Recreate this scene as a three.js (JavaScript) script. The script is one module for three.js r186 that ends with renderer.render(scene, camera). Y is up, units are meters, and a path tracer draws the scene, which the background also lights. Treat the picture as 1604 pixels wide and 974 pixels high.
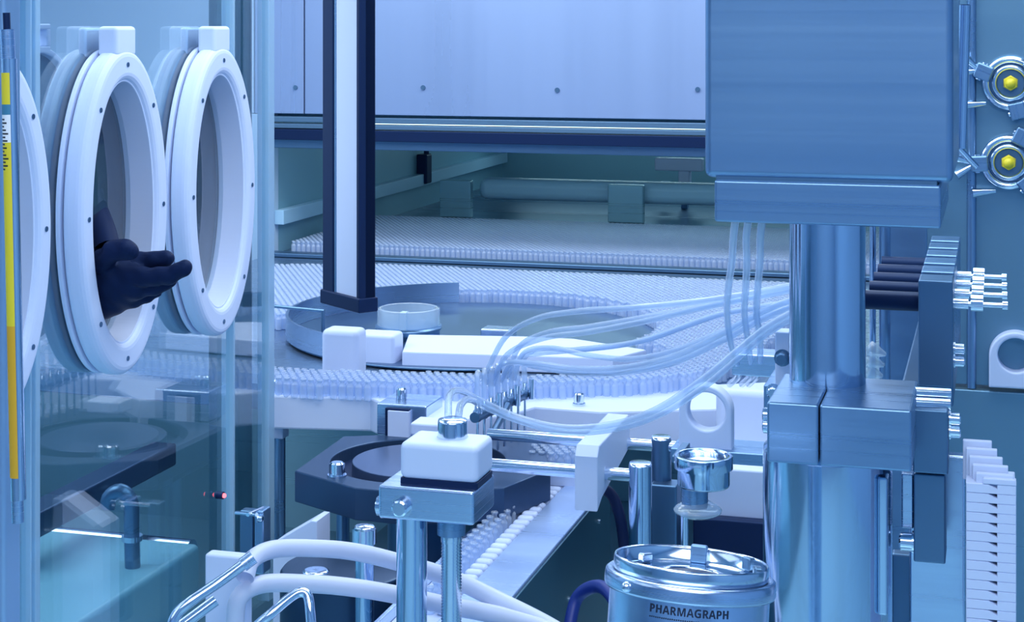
import * as THREE from 'three';
import { RoundedBoxGeometry } from 'three/addons/geometries/RoundedBoxGeometry.js';
import { mergeGeometries, mergeVertices } from 'three/addons/utils/BufferGeometryUtils.js';
import { MarchingCubes } from 'three/addons/objects/MarchingCubes.js';
import { RectAreaLightUniformsLib } from 'three/addons/lights/RectAreaLightUniformsLib.js';

// ------------------------------------------------------------------ camera, light, exposure
const W = 1604, H = 974, F = 2650, CX = 802, HY = 40, EYE = 0.68, YAW = Math.atan(758 / F);
const S = Math.sin(YAW), C = Math.cos(YAW), PI = Math.PI;
const scene = new THREE.Scene();
scene.background = new THREE.Color(0x1b2a40);
const camera = new THREE.PerspectiveCamera(2 * Math.atan(H / 2 / F) * 180 / PI, W / H, 0.05, 40);
camera.position.set(0, EYE, 0);
camera.rotation.y = YAW;
camera.setViewOffset(W, H, 0, H / 2 - HY, W, H);
camera.updateProjectionMatrix();
const renderer = new THREE.WebGLRenderer({ antialias: true });
renderer.toneMapping = THREE.LinearToneMapping;
renderer.toneMappingExposure = 0.95;
renderer.shadowMap.enabled = true;
RectAreaLightUniformsLib.init();
const LIGHT = new THREE.Color().setRGB(0.80, 0.90, 1.0);
function area(w, h, pos, look, power, color = LIGHT) {
  const l = new THREE.RectAreaLight(color, power, w, h);
  l.position.set(...pos); l.lookAt(...look); l.name = 'area_light'; scene.add(l); return l;
}
const LAMPS = [  // centre, size of each unseen ceiling diffuser, power
  [-0.35, -2.3, 1.35, 1.1, 4.2], [-0.9, -4.0, 1.9, 0.8, 5.0], [-0.1, -0.3, 1.6, 1.3, 4.2], [-2.3, -2.4, 1.2, 2.2, 4.5],
];
const CEIL = 1.35;
for (const [x, z, w, d, p] of LAMPS) area(w, d, [x, CEIL - 0.045, z], [x, 0, z], p);  // out of view overhead, lighting the machine and the room outside
const TEAL = new THREE.Color().setRGB(0.55, 0.9, 1.0);
area(2.0, 0.05, [-0.9, 0.362, -6.78], [-0.9, 0.0, -6.2], 9, TEAL);
area(2.0, 0.04, [-0.85, 0.36, -4.985], [-0.85, 0.20, -5.8], 2.2, TEAL);  // unseen strip inside the mouth, placed to brighten the tunnel beam


// ------------------------------------------------------------------ pixels to places (design-time ruler)
const V = (x, y, z) => new THREE.Vector3(x, y, z);
const ray = (px, py) => { const u = (px - CX) / F, v = (HY - py) / F; return V(-S + u * C, v, -C - u * S); };
const eye = V(0, EYE, 0);
const at = (px, py, d) => ray(px, py).multiplyScalar(d).add(eye);
const onY = (px, py, y) => { const r = ray(px, py); return r.multiplyScalar((y - EYE) / r.y).add(eye); };
const onZ = (px, py, z) => { const r = ray(px, py); return r.multiplyScalar(z / r.z).add(eye); };
const onX = (px, py, x) => { const r = ray(px, py); return r.multiplyScalar(x / r.x).add(eye); };
let seed = 7;
const rnd = () => { seed = (seed * 1664525 + 1013904223) % 4294967296; return seed / 4294967296; };

// ------------------------------------------------------------------ textures and materials
function tex(w, h, fn, rx = 1, ry = 1) {
  const a = new Uint8Array(w * h * 4);
  for (let y = 0; y < h; y++) for (let x = 0; x < w; x++) { const v = fn(x, y), o = (y * w + x) * 4; a[o] = a[o + 1] = a[o + 2] = Math.max(0, Math.min(255, v * 255)); a[o + 3] = 255; }
  const t = new THREE.DataTexture(a, w, h); t.wrapS = t.wrapT = THREE.RepeatWrapping; t.magFilter = THREE.LinearFilter; t.minFilter = THREE.LinearMipmapLinearFilter; t.generateMipmaps = true; t.repeat.set(rx, ry); t.needsUpdate = true; return t;
}
function streaks(n, lo, hi, vertical) {        // long soft brush marks, coarse and fine layered
  const a = [...Array(n)].map(rnd), b = [...Array(n)].map(rnd), c = [...Array(n)].map(rnd);
  const sm = (arr, i, k) => { const q = i / k, j = Math.floor(q), f = q - j; return arr[j % n] * (1 - f) + arr[(j + 1) % n] * f; };
  return tex(n, n, (x, y) => { const i = vertical ? x : y; const along = vertical ? y : x; return lo + (hi - lo) * (0.45 * sm(a, i, 16) + 0.3 * sm(b, i, 4) + 0.2 * c[i] + 0.05 * Math.sin(along / n * 6.283)); });
}
const brushH = streaks(256, 0.55, 1.0, false), brushV = streaks(256, 0.5, 1.0, true);
const std = (color, roughness, metalness = 0, extra = {}) => new THREE.MeshPhysicalMaterial({ color, roughness, metalness, ...extra });
const lin = (r, g, b) => new THREE.Color().setRGB(r, g, b);
const M = {
  white: std(lin(0.66, 0.74, 0.96), 0.42, 0, { specularColor: lin(0.6, 0.75, 1) }),
  whiteSoft: std(lin(0.66, 0.75, 0.96), 0.55, 0, { transmission: 0.12, thickness: 0 }),
  steel: std(lin(0.22, 0.37, 0.57), 0.42, 0.85, { roughnessMap: brushH }),
  steelPale: std(lin(0.55, 0.68, 0.88), 0.32, 1, { roughnessMap: brushH }),
  chrome: std(lin(0.68, 0.78, 0.92), 0.14, 1),
  column: std(lin(0.52, 0.66, 0.84), 0.15, 1, { roughnessMap: brushV }),
  darkSteel: std(lin(0.13, 0.24, 0.38), 0.38, 0.9),
  black: std(lin(0.009, 0.02, 0.065), 0.42, 0, { specularColor: lin(0.3, 0.5, 1), specularIntensity: 0.7 }),
  blackPlate: std(lin(0.04, 0.085, 0.17), 0.36, 0.55),
  blackRubber: std(lin(0.008, 0.016, 0.055), 0.5, 0, { specularColor: lin(0.3, 0.5, 1), specularIntensity: 0.3 }),
  partition: std(lin(0.16, 0.31, 0.44), 0.45, 0.55, { roughnessMap: brushH }),
  facade: std(lin(0.31, 0.42, 0.66), 0.42, 0.35, { roughnessMap: brushV }),
  deck: std(lin(0.34, 0.58, 0.68), 0.4, 0.3, { roughnessMap: brushH }),
  tableSteel: std(lin(0.16, 0.25, 0.38), 0.35, 0.7, { roughnessMap: brushH }),
  tunnel: std(lin(0.24, 0.46, 0.58), 0.5, 0.1),
  room: std(lin(0.52, 0.68, 0.86), 0.6),
  floor: std(lin(0.13, 0.28, 0.37), 0.45),
  ceiling: std(lin(0.6, 0.7, 0.85), 0.7),
  sleeve: std(lin(0.008, 0.018, 0.05), 0.6, 0, { specularColor: lin(0.3, 0.5, 1), specularIntensity: 0.08 }),
  flange: std(lin(0.11, 0.21, 0.33), 0.4, 0.4),
  rear: std(lin(0.26, 0.44, 0.66), 0.7),  // unseen walls, tone lightened to brighten the steel faces
  vial: std(lin(0.82, 0.90, 1.0), 0.07, 0, { transmission: 0.7, thickness: 0, ior: 1.5 }),
  tubing: std(lin(0.80, 0.89, 1.0), 0.12, 0, { transmission: 0.68, thickness: 0, ior: 1.42 }),
  hose: std(lin(0.70, 0.76, 0.94), 0.4, 0, { transmission: 0.2, thickness: 0 }),
  pane: std(lin(0.86, 0.94, 0.97), 0.02, 0, { transmission: 1, thickness: 0, ior: 2.1 }),
  edge: std(lin(0.50, 0.72, 0.88), 0.25, 0, { transmission: 0.45, thickness: 0 }),
  acrylic: std(lin(0.80, 0.90, 0.97), 0.08, 0, { transmission: 0.7, thickness: 0 }),
  yellow: std(lin(0.80, 0.66, 0.03), 0.45),
  blueCable: std(lin(0.01, 0.03, 0.22), 0.4),
  lamp: new THREE.MeshStandardMaterial({ color: 0x202020, emissive: LIGHT, emissiveIntensity: 1.3 }),
  tube: new THREE.MeshStandardMaterial({ color: 0x202020, emissive: lin(0.6, 0.9, 0.95), emissiveIntensity: 2.5 }),
  led: new THREE.MeshStandardMaterial({ color: 0x300008, emissive: lin(1, 0.12, 0.16), emissiveIntensity: 4 }),
};

// ------------------------------------------------------------------ builders
const used = {};
function numbered(name) { const n = used[name] = (used[name] ?? -1) + 1; return n ? `${name}_${String(n).padStart(3, '0')}` : name; }
function thing(name, label, category, group) {
  const o = new THREE.Group(); o.name = numbered(name); o.userData = { label, category }; if (group) o.userData.group = group; scene.add(o); return o;
}
function part(name, geo, mat, parent, label) {
  const list = Array.isArray(geo) ? geo : [geo];
  const g = list.length > 1 ? mergeGeometries(list.map((q) => { const r = q.index ? q.toNonIndexed() : q.clone(); for (const k of Object.keys(r.attributes)) if (!['position', 'normal', 'uv'].includes(k)) r.deleteAttribute(k); return r; })) : list[0];
  const m = new THREE.Mesh(g, mat); m.name = name; m.castShadow = m.receiveShadow = true; if (label) m.userData.label = label; parent.add(m); return m;
}
function tag(m, label, category, group) { m.userData = { label, category }; if (group) m.userData.group = group; return m; }
function solo(name, geo, mat, label, category, group) { const m = part(numbered(name), geo, mat, scene); recentre(m); return tag(m, label, category, group); }
function recentre(m) { m.geometry.computeBoundingBox(); const b = m.geometry.boundingBox, c = V((b.min.x + b.max.x) / 2, b.min.y, (b.min.z + b.max.z) / 2); m.geometry.translate(-c.x, -c.y, -c.z); m.position.copy(c); }
function settle(o) {                                        // move the group's origin to the thing's base
  const b = new THREE.Box3().setFromObject(o), c = V((b.min.x + b.max.x) / 2, b.min.y, (b.min.z + b.max.z) / 2);
  for (const k of o.children) k.position.sub(c);
  o.position.copy(c); return o;
}
function struct(name, geo, mat, parent = scene) { const m = part(name, geo, mat, parent); if (parent === scene) { m.userData.kind = 'structure'; } return m; }
const box = (x0, x1, y0, y1, z0, z1, r = 0.002) => {
  const w = Math.abs(x1 - x0), h = Math.abs(y1 - y0), d = Math.abs(z1 - z0), q = Math.min(r, w / 2.2, h / 2.2, d / 2.2);
  const g = q > 0 ? new RoundedBoxGeometry(w, h, d, 2, q) : new THREE.BoxGeometry(w, h, d); g.translate((x0 + x1) / 2, (y0 + y1) / 2, (z0 + z1) / 2); return g;
};
// a box whose front face spans these pixels at distance d and runs 'deep' metres back
function pbox(xl, xr, yt, yb, d, deep, r = 0.002) {
  const z = at((xl + xr) / 2, 0, d).z, m = (xl + xr) / 2;
  return box(onZ(xl, 0, z).x, onZ(xr, 0, z).x, onZ(m, yb, z).y, onZ(m, yt, z).y, z - deep, z, r);
}
function rod(p, q, r, seg = 20, r2 = r) {
  const d = q.clone().sub(p), g = new THREE.CylinderGeometry(r2, r, d.length(), seg);
  g.applyQuaternion(new THREE.Quaternion().setFromUnitVectors(V(0, 1, 0), d.clone().normalize())); g.translate((p.x + q.x) / 2, (p.y + q.y) / 2, (p.z + q.z) / 2); return g;
}
const curve = (pts) => new THREE.CatmullRomCurve3(pts, false, 'centripetal');
const hosePipe = (pts, r, n = 60, seg = 12) => new THREE.TubeGeometry(curve(pts), n, r, seg);
const lathe = (profile, p, seg = 48) => { const g = new THREE.LatheGeometry(profile.map(([r, y]) => new THREE.Vector2(r, y)), seg); g.translate(p.x, p.y, p.z); return g; };
function prism(pts, y0, y1, bevel = 0.002, holes = []) {     // ground outline [Vector3] pulled up from y0 to y1
  const s = new THREE.Shape(pts.map((p) => new THREE.Vector2(p.x, -p.z)));
  for (const h of holes) s.holes.push(h);
  const g = new THREE.ExtrudeGeometry(s, { depth: y1 - y0 - 2 * bevel, bevelEnabled: bevel > 0, bevelSize: bevel, bevelThickness: bevel, bevelOffset: -bevel, bevelSegments: 2, curveSegments: 48 });
  g.rotateX(-PI / 2); g.translate(0, y0 + bevel, 0); return g;
}
const AX = { x: [0, 0, -PI / 2], '-x': [0, 0, PI / 2], y: [0, 0, 0], '-y': [PI, 0, 0], z: [PI / 2, 0, 0] };
const boltCache = {};
function bolt(parent, p, axis, r, h, mat = M.chrome, name = 'hex_bolt') {
  const key = `${r}|${h}`;
  if (!boltCache[key]) {
    const head = new THREE.CylinderGeometry(r, r, h, 6), cap = new THREE.CylinderGeometry(r * 0.72, r * 0.92, h * 0.14, 12), washer = new THREE.CylinderGeometry(r * 1.22, r * 1.22, h * 0.2, 18);
    head.translate(0, h * 0.7, 0); cap.translate(0, h * 1.27, 0); washer.translate(0, h * 0.1, 0);
    boltCache[key] = mergeGeometries([head, cap, washer].map((g) => g.toNonIndexed()));
  }
  const m = part(name, boltCache[key], mat, parent); m.position.copy(p); m.rotation.set(...AX[axis]); return m;
}

// ================================================================== LARGE STRUCTURE
const XL = -3.3, XR = 1.3, ZF = 1.1, ZB = -4.62, TUN = 0.40, TX0 = -2.075, TX1 = 0.32, ZT = -7.1, DECK = -0.34;
struct('floor', box(XL, XR, -0.86, -0.8, ZB - 0.1, ZF, 0), M.floor);
struct('ceiling', box(XL - 0.1, XR + 0.1, CEIL, CEIL + 0.1, ZB - 0.1, ZF + 0.1, 0), M.ceiling);
struct('wall_left', box(XL - 0.1, XL, -0.05, CEIL, ZB - 0.1, ZF, 0), M.room);
for (const px of [150, 192, 240, 345, 392]) { const q = onX(px, 40, XL); if (q.z > ZB && q.z < ZF) struct('trim_4', box(XL - 0.02, XL + 0.012, -0.05, CEIL, q.z - 0.012, q.z + 0.012), M.flange); }
struct('trim_3', box(XL - 0.1, XL + 0.01, -0.86, -0.05, ZB - 0.1, ZF, 0), M.floor);
struct('wall_right', box(XR, XR + 0.1, -0.86, CEIL, ZB - 0.1, ZF, 0), M.rear);  // unseen wall, pale tone lifts the steel
struct('wall_front', box(XL, XR, -0.86, CEIL, ZF, ZF + 0.1, 0), M.rear);  // unseen wall behind the camera, lightened to brighten the steel
const wb = new THREE.Group(); wb.name = 'wall_back'; wb.userData = { kind: 'structure' }; scene.add(wb);
{
  // light upper panels with a visible joint, rails and the dark seal above the tunnel mouth
  struct('wall_panel', box(XL, -2.12, TUN + 0.02, CEIL, ZB - 0.08, ZB), M.room, wb);
  struct('wall_panel', box(-2.116, -1.96, TUN + 0.02, CEIL, ZB - 0.08, ZB), M.facade, wb);
  struct('wall_panel', box(-1.956, XR, TUN + 0.02, CEIL, ZB - 0.08, ZB), M.facade, wb);
  struct('wall_panel', box(XL, TX0, -0.03, TUN + 0.018, ZB - 0.08, ZB), M.room, wb);
  struct('wall_panel', box(XL, TX0, -0.86, -0.034, ZB - 0.08, ZB), M.floor, wb);
  struct('wall_panel', box(TX1, XR, -0.86, TUN + 0.018, ZB - 0.08, ZB), M.partition, wb);
  struct('wall_panel', box(TX0, TX1, -0.86, -0.07, ZB - 0.08, ZB), M.deck, wb);
  for (const [y0, y1, m, d] of [[0.396, 0.412, M.flange, 0.012], [0.378, 0.392, M.flange, 0.02], [0.345, 0.376, M.black, 0.03]]) struct('rail', box(TX0, TX1, y0, y1, ZB - 0.02, ZB + d), m, wb);
  struct('trim', box(TX0, TX1, 0.318, 0.345, ZB - 0.05, ZB - 0.005), M.darkSteel, wb);
  for (const [px, py] of [[463, 137], [663, 137], [873, 141], [1093, 140]]) {
    const p = onZ(px, py, ZB); struct('screw', rod(V(p.x, p.y, ZB - 0.004), V(p.x, p.y, ZB + 0.004), 0.007, 12), M.darkSteel, wb);
  }
}
const tun = new THREE.Group(); tun.name = 'wall_tunnel'; tun.userData = { kind: 'structure' }; scene.add(tun);
struct('tunnel_floor', box(TX0, TX1, -0.07, -0.002, ZT, ZB - 0.02, 0), M.tableSteel, tun);
struct('tunnel_roof', box(TX0, TX1, TUN, TUN + 0.06, ZT, ZB - 0.08, 0), M.tunnel, tun);
struct('tunnel_side', box(TX0 - 0.06, TX0, -0.07, TUN + 0.06, ZT, ZB - 0.08, 0), M.tunnel, tun);
struct('tunnel_side', box(TX1, TX1 + 0.06, -0.07, TUN + 0.06, ZT, ZB - 0.08, 0), M.tunnel, tun);
struct('tunnel_end', box(TX0 - 0.06, TX1 + 0.06, -0.07, TUN + 0.06, ZT - 0.06, ZT, 0), M.tunnel, tun);
// machine deck under the table
struct('floor_deck', box(-1.2, XR, DECK - 0.04, DECK, ZB, 0.2, 0.004), M.deck);
struct('trim_1', box(-1.2, -1.17, -0.8, DECK - 0.04, ZB, 0.2, 0.004), M.floor);
// steel partition behind the column, at right
{
  const zp = at(1500, 300, 2.6).z, x0 = onZ(1398, 0, zp).x, ys = onZ(1550, 608, zp).y;
  const g = new THREE.Group(); g.name = 'wall_partition'; g.userData = { kind: 'structure' }; scene.add(g);
  struct('partition_panel', box(x0, XR, ys + 0.004, CEIL, zp - 0.05, zp), M.partition, g);
  struct('partition_panel', box(x0, XR, DECK, ys - 0.002, zp - 0.05, zp + 0.012), M.partition, g);
  const pj = onZ(1522, 0, zp);
  struct('upright_line', rod(V(pj.x, ys, zp + 0.004), V(pj.x, CEIL, zp + 0.004), 0.007, 14), M.steel, g);  // thin upright rod along the lighter vertical line
}

// ================================================================== CEILING LIGHTS, OUT OF VIEW, PLACED TO LIGHT THE MACHINE
LAMPS.forEach(([x, z, w, d], i) => {
  const t = thing('unseen_ceiling_light', ['unseen wide ceiling diffuser lamp directly over the filling station', 'unseen wide ceiling diffuser lamp before the tunnel wall', 'unseen ceiling diffuser lamp over the operator side, lighting the front faces', 'unseen ceiling diffuser lamp lighting the room outside the glass doors'][i], 'light');
  part('frame', [box(x - w / 2 - 0.03, x + w / 2 + 0.03, CEIL - 0.035, CEIL, z - d / 2 - 0.03, z - d / 2), box(x - w / 2 - 0.03, x + w / 2 + 0.03, CEIL - 0.035, CEIL, z + d / 2, z + d / 2 + 0.03), box(x - w / 2 - 0.03, x - w / 2, CEIL - 0.035, CEIL, z - d / 2, z + d / 2), box(x + w / 2, x + w / 2 + 0.03, CEIL - 0.035, CEIL, z - d / 2, z + d / 2)], M.steelPale, t);
  part('diffuser', box(x - w / 2, x + w / 2, CEIL - 0.03, CEIL - 0.002, z - d / 2, z + d / 2, 0.001), M.lamp, t);
  settle(t);
});

// ================================================================== GLASS DOORS
const GX = -1.2;
function glassDoor(n, z0, z1, edges) {
  const g = new THREE.Group(); g.name = 'door_' + n; g.userData = { kind: 'structure' }; scene.add(g);
  part('pane', box(GX - 0.004, GX + 0.004, -0.3, CEIL, z1, z0, 0), M.pane, g);
  for (const [a, b, m] of edges) part('edge_strip', box(GX - 0.011, GX + 0.011, -0.3, CEIL, a, b, 0.002), m, g);
  return g;
}
const gz = (px) => onX(px, 40, GX).z;
glassDoor(1, 0.2, gz(36), [[gz(36) - 0.004, gz(36), M.edge]]);
glassDoor(2, gz(44), gz(421), [[gz(52), gz(44), M.edge], [gz(359), gz(356), M.edge], [gz(421), gz(412), M.edge]]);
struct('trim_2', box(GX - 0.085, GX - 0.03, DECK, CEIL, gz(421) + 0.0, gz(398), 0.004), std(lin(0.05, 0.14, 0.20), 0.5));

// glove ports: oval white rings through the glass, grey flange outside
function ellipseShape(rz, ry, hz, hy) {
  const s = new THREE.Shape(); s.absellipse(0, 0, rz, ry, 0, 2 * PI);
  if (hz) { const h = new THREE.Path(); h.absellipse(0, 0, hz, hy, 0, 2 * PI); s.holes.push(h); }
  return s;
}
function ovalRing(rz, ry, hz, hy, x0, x1, bevel) {
  const g = new THREE.ExtrudeGeometry(ellipseShape(rz, ry, hz, hy), { depth: x1 - x0 - 2 * bevel, bevelEnabled: true, bevelSize: bevel, bevelThickness: bevel, bevelOffset: -bevel, bevelSegments: 4, curveSegments: 64 });
  g.rotateY(PI / 2); g.translate(x0 + bevel, 0, 0); return g;
}
function sleeveGeo(k) {                                     // soft black membrane across the port, folded and pulled outwards
  const nr = 22, na = 96, pos = [], idx = [];
  for (let i = 0; i <= nr; i++) for (let j = 0; j <= na; j++) {
    const t = i / nr, a = j / na * 2 * PI, r = 1 - t;
    const fold = 0.010 * Math.sin(a * 9 + k + 3 * t) * Math.sin(PI * t) + 0.006 * Math.sin(a * 17 + 2 * k) * t * r;
    pos.push(-0.036 - 0.016 * (1 - r * r) - 0.004 * r + 0.6 * fold, 0.19 * r * Math.sin(a) - 0.05 * t * t, 0.092 * r * Math.cos(a));
  }
  for (let i = 0; i < nr; i++) for (let j = 0; j < na; j++) { const a = i * (na + 1) + j, b = a + na + 1; idx.push(a, b, a + 1, b, b + 1, a + 1); }
  const g = new THREE.BufferGeometry(); g.setAttribute('position', new THREE.Float32BufferAttribute(pos, 3));
  g.setAttribute('uv', new THREE.Float32BufferAttribute(new Float32Array(pos.length / 3 * 2), 2)); g.setIndex(idx); g.computeVertexNormals(); return g;
}
const portParts = [
  ['face_ring', ovalRing(0.1225, 0.225, 0.086, 0.181, -0.016, 0.016, 0.011), M.white],
  ['spacer_ring', ovalRing(0.1215, 0.2245, 0.086, 0.181, -0.024, -0.0175, 0.0025), M.white],
  ['gasket_ring', ovalRing(0.1215, 0.2245, 0.087, 0.182, -0.0245, -0.0195, 0.002), M.white],
  ['outer_flange', ovalRing(0.1215, 0.224, 0.0895, 0.185, -0.062, -0.0355, 0.004), M.flange],
  ['liner', ovalRing(0.0875, 0.1825, 0.0845, 0.1795, -0.034, 0.010, 0.001), M.white],
];
const tabGeo = box(-0.016, 0.014, 0.214, 0.256, -0.029, 0.027, 0.006), tabBack = box(-0.046, -0.034, 0.212, 0.254, -0.029, 0.027, 0.004);
const screwGeo = (() => { const g = new THREE.CylinderGeometry(0.0035, 0.0035, 0.003, 10); g.rotateZ(PI / 2); return g; })();
const RX = -1.17, RY = EYE - 0.257;
const ringZ = [-1.79, onX(184, 330, RX).z, onX(336, 292, RX).z];
const portLabels = ['white oval glove port ring cut off by the left edge of the picture', 'white oval glove port ring with the black gloved hand reaching through it', 'white oval glove port ring farthest from the camera, empty dark sleeve inside'];
ringZ.forEach((z, i) => {
  const t = thing('glove_port', portLabels[i], 'glove port');
  let face; for (const [n, g, m] of portParts) { const q = part(n, g, m, t); face ??= q; }
  part('hanging_tab', tabGeo, M.white, t); part('tab', tabBack, M.white, t);
  for (let k = 0; k < 8; k++) { const a = k / 8 * 2 * PI + PI / 2; const s = part('screw', screwGeo, M.darkSteel, face); s.position.set(0.0155, 0.203 * Math.sin(a), 0.104 * Math.cos(a)); }
  part('sleeve', sleeveGeo(i * 1.7), M.sleeve, t, 'black rubber sleeve membrane');
  t.position.set(RX, RY, z);
});

// the gloved arm: one continuous surface meshed from smooth-joined capsules
{
  const P = (px, py, d, r) => ({ p: at(px, py, d), r: r / F * d });
  const bones = [];
  const chain = (...q) => { for (let i = 0; i + 1 < q.length; i++) bones.push([q[i], q[i + 1]]); };
  chain(P(60, 402, 2.42, 25), P(110, 408, 2.38, 27), P(150, 425, 2.34, 30), P(178, 434, 2.32, 34));
  chain(P(148, 430, 2.34, 32), P(166, 462, 2.33, 30), P(196, 462, 2.33, 20));
  chain(P(150, 440, 2.34, 34), P(150, 478, 2.35, 22));
  chain(P(176, 434, 2.32, 32), P(206, 438, 2.31, 27));
  const fingers = [
    [P(188, 412, 2.32, 16), P(216, 410, 2.32, 15.5), P(242, 408, 2.315, 14), P(260, 405, 2.31, 13)],
    [P(194, 428, 2.30, 16), P(226, 434, 2.29, 15.5), P(262, 432, 2.28, 14), P(289, 420, 2.275, 13)],
    [P(194, 448, 2.31, 15), P(220, 453, 2.305, 14), P(246, 448, 2.30, 12.5), P(266, 440, 2.30, 11.5)],
    [P(188, 466, 2.33, 14), P(212, 467, 2.33, 13), P(230, 462, 2.33, 11), P(244, 457, 2.33, 10)],
  ];
  const thumb = [P(158, 410, 2.29, 18), P(178, 393, 2.27, 16), P(196, 390, 2.265, 15), P(205, 394, 2.265, 13)];
  const capsule = (q, a, b) => {
    const ab = b.p.clone().sub(a.p), t = Math.max(0, Math.min(1, q.clone().sub(a.p).dot(ab) / ab.lengthSq()));
    return q.distanceTo(a.p.clone().addScaledVector(ab, t)) - (a.r + (b.r - a.r) * t);
  };
  const smin = (a, b, k) => { const h = Math.max(k - Math.abs(a - b), 0) / k; return Math.min(a, b) - h * h * k / 4; };
  const chainDist = (q, ch, k) => { let d = 1; for (let i = 0; i + 1 < ch.length; i++) d = smin(d, capsule(q, ch[i], ch[i + 1]), k); return d; };
  const N = 92, half = 0.135, mid = at(182, 428, 2.335);
  const mc = new MarchingCubes(N, M.blackRubber, false, false, 200000); mc.isolation = 0;
  const q = V(0, 0, 0);
  for (let k = 0; k < N; k++) for (let j = 0; j < N; j++) for (let i = 0; i < N; i++) {
    q.set(mid.x + (i - N / 2) / (N / 2) * half, mid.y + (j - N / 2) / (N / 2) * half, mid.z + (k - N / 2) / (N / 2) * half);
    let d = 1;
    for (const [a, b] of bones) d = smin(d, capsule(q, a, b), 0.022);
    let fd = 1;
    for (const f of fingers) fd = Math.min(fd, chainDist(q, f, 0.004));
    fd = Math.min(fd, chainDist(q, thumb, 0.006));
    d = smin(d, fd, 0.007);
    if (d < 0.03) d += 0.0009 * Math.sin(q.x * 210 + q.y * 90) * Math.sin(q.y * 170 - q.z * 60);   // creased rubber
    mc.field[k * N * N + j * N + i] = -d;
  }
  mc.update();
  const g = new THREE.BufferGeometry(), n = mc.count;
  const pos = new Float32Array(n * 3);
  for (let i = 0; i < n * 3; i += 3) { pos[i] = mc.positionArray[i] * half + mid.x; pos[i + 1] = mc.positionArray[i + 1] * half + mid.y; pos[i + 2] = mc.positionArray[i + 2] * half + mid.z; }
  g.setAttribute('position', new THREE.BufferAttribute(pos, 3));
  const gm = mergeVertices(g, 1e-5); gm.computeVertexNormals(); gm.setAttribute('uv', new THREE.BufferAttribute(new Float32Array(gm.attributes.position.count * 2), 2));
  const t = thing('person', 'arm and hand in a black rubber glove pointing through the middle glove port', 'person');
  part('gloved_hand', gm, M.blackRubber, t);
  const cuff = hosePipe([at(140, 300, 2.40), at(150, 335, 2.37), at(160, 362, 2.345), at(168, 390, 2.325)], 0.019, 30, 14);
  part('sleeve_fold', cuff, M.blackRubber, t, 'bunched black sleeve above the wrist');
  settle(t);
}

// round rimmed disc shape behind the glass
{
  const t = thing('rimmed_disc', 'grey round disc with white rim and tab behind the glass', 'cover');
  const c = at(52, 300, 2.55); c.x = -1.62; const p = onX(50, 308, -1.62);
  part('rim', ovalRing(0.165, 0.262, 0.155, 0.250, -0.01, 0.02, 0.004), M.white, t);
  part('disc', ovalRing(0.157, 0.252, 0, 0, -0.008, 0.006, 0.003), std(lin(0.08, 0.18, 0.26), 0.35, 0.3), t, 'dark translucent disc');
  part('handle', [box(-0.01, 0.02, 0.255, 0.263, -0.03, 0.04, 0.003), box(-0.01, 0.02, 0.292, 0.302, -0.03, 0.04, 0.003), box(-0.01, 0.02, 0.262, 0.294, -0.03, -0.018, 0.003), box(-0.01, 0.02, 0.262, 0.294, 0.028, 0.04, 0.003)], M.white, t);
  t.position.copy(p);
}
// gas spring on the door at far left
{
  const t = thing('gas_spring', 'slim chrome gas spring with a yellow warning strip at far left', 'gas spring');
  const d = 1.62, a = at(14, 92, d), b = at(29, 782, d), dir = b.clone().sub(a).normalize();
  part('cylinder', rod(a, b, 0.0072, 24), M.chrome, t);
  part('end_fitting', rod(at(11, 46, d), at(13, 92, d), 0.0068, 18), M.steelPale, t);
  part('end_fitting', rod(at(27, 780, d), at(28, 818, d), 0.0058, 18), M.steelPale, t);
  part('ball_socket', rod(at(10, 20, d), at(11, 48, d), 0.0035, 12), M.black, t);
  const L = at(12, 112, d).distanceTo(at(24, 745, d));
  const cv = document.createElement('canvas'); cv.width = 64; cv.height = 1024; const cx = cv.getContext('2d');
  cx.fillStyle = '#e3cf2e'; cx.fillRect(0, 0, 64, 1024); cx.fillStyle = '#3f7fa0'; cx.fillRect(0, 80, 64, 26);
  cx.fillStyle = '#f0f0f4'; cx.fillRect(0, 106, 64, 70); cx.fillStyle = '#22242c';
  for (let y = 116; y < 250; y += 9) cx.fillRect(10, y, 18 + ((y * 7) % 26), 4);
  cx.fillStyle = '#d9a526'; cx.fillRect(0, 640, 64, 384);
  const ct = new THREE.CanvasTexture(cv); ct.colorSpace = THREE.SRGBColorSpace;
  const lg = new THREE.CylinderGeometry(0.0075, 0.0075, L, 20, 1, true, -1.15, 1.75);
  lg.applyQuaternion(new THREE.Quaternion().setFromUnitVectors(V(0, 1, 0), dir.clone().negate()));
  const mp = a.clone().lerp(b, 0.49); lg.translate(mp.x, mp.y, mp.z);
  part('warning_strip', lg, new THREE.MeshStandardMaterial({ map: ct, roughness: 0.5, side: THREE.DoubleSide }), t, 'yellow warning strip');
  settle(t);
}
solo('frame_post', pbox(-60, 7, -400, 1000, 1.66, 0.03, 0.004), std(lin(0.30, 0.48, 0.72), 0.3, 0.5), 'blue grey upright frame post at the left picture edge beside the gas spring', 'post');

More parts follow.
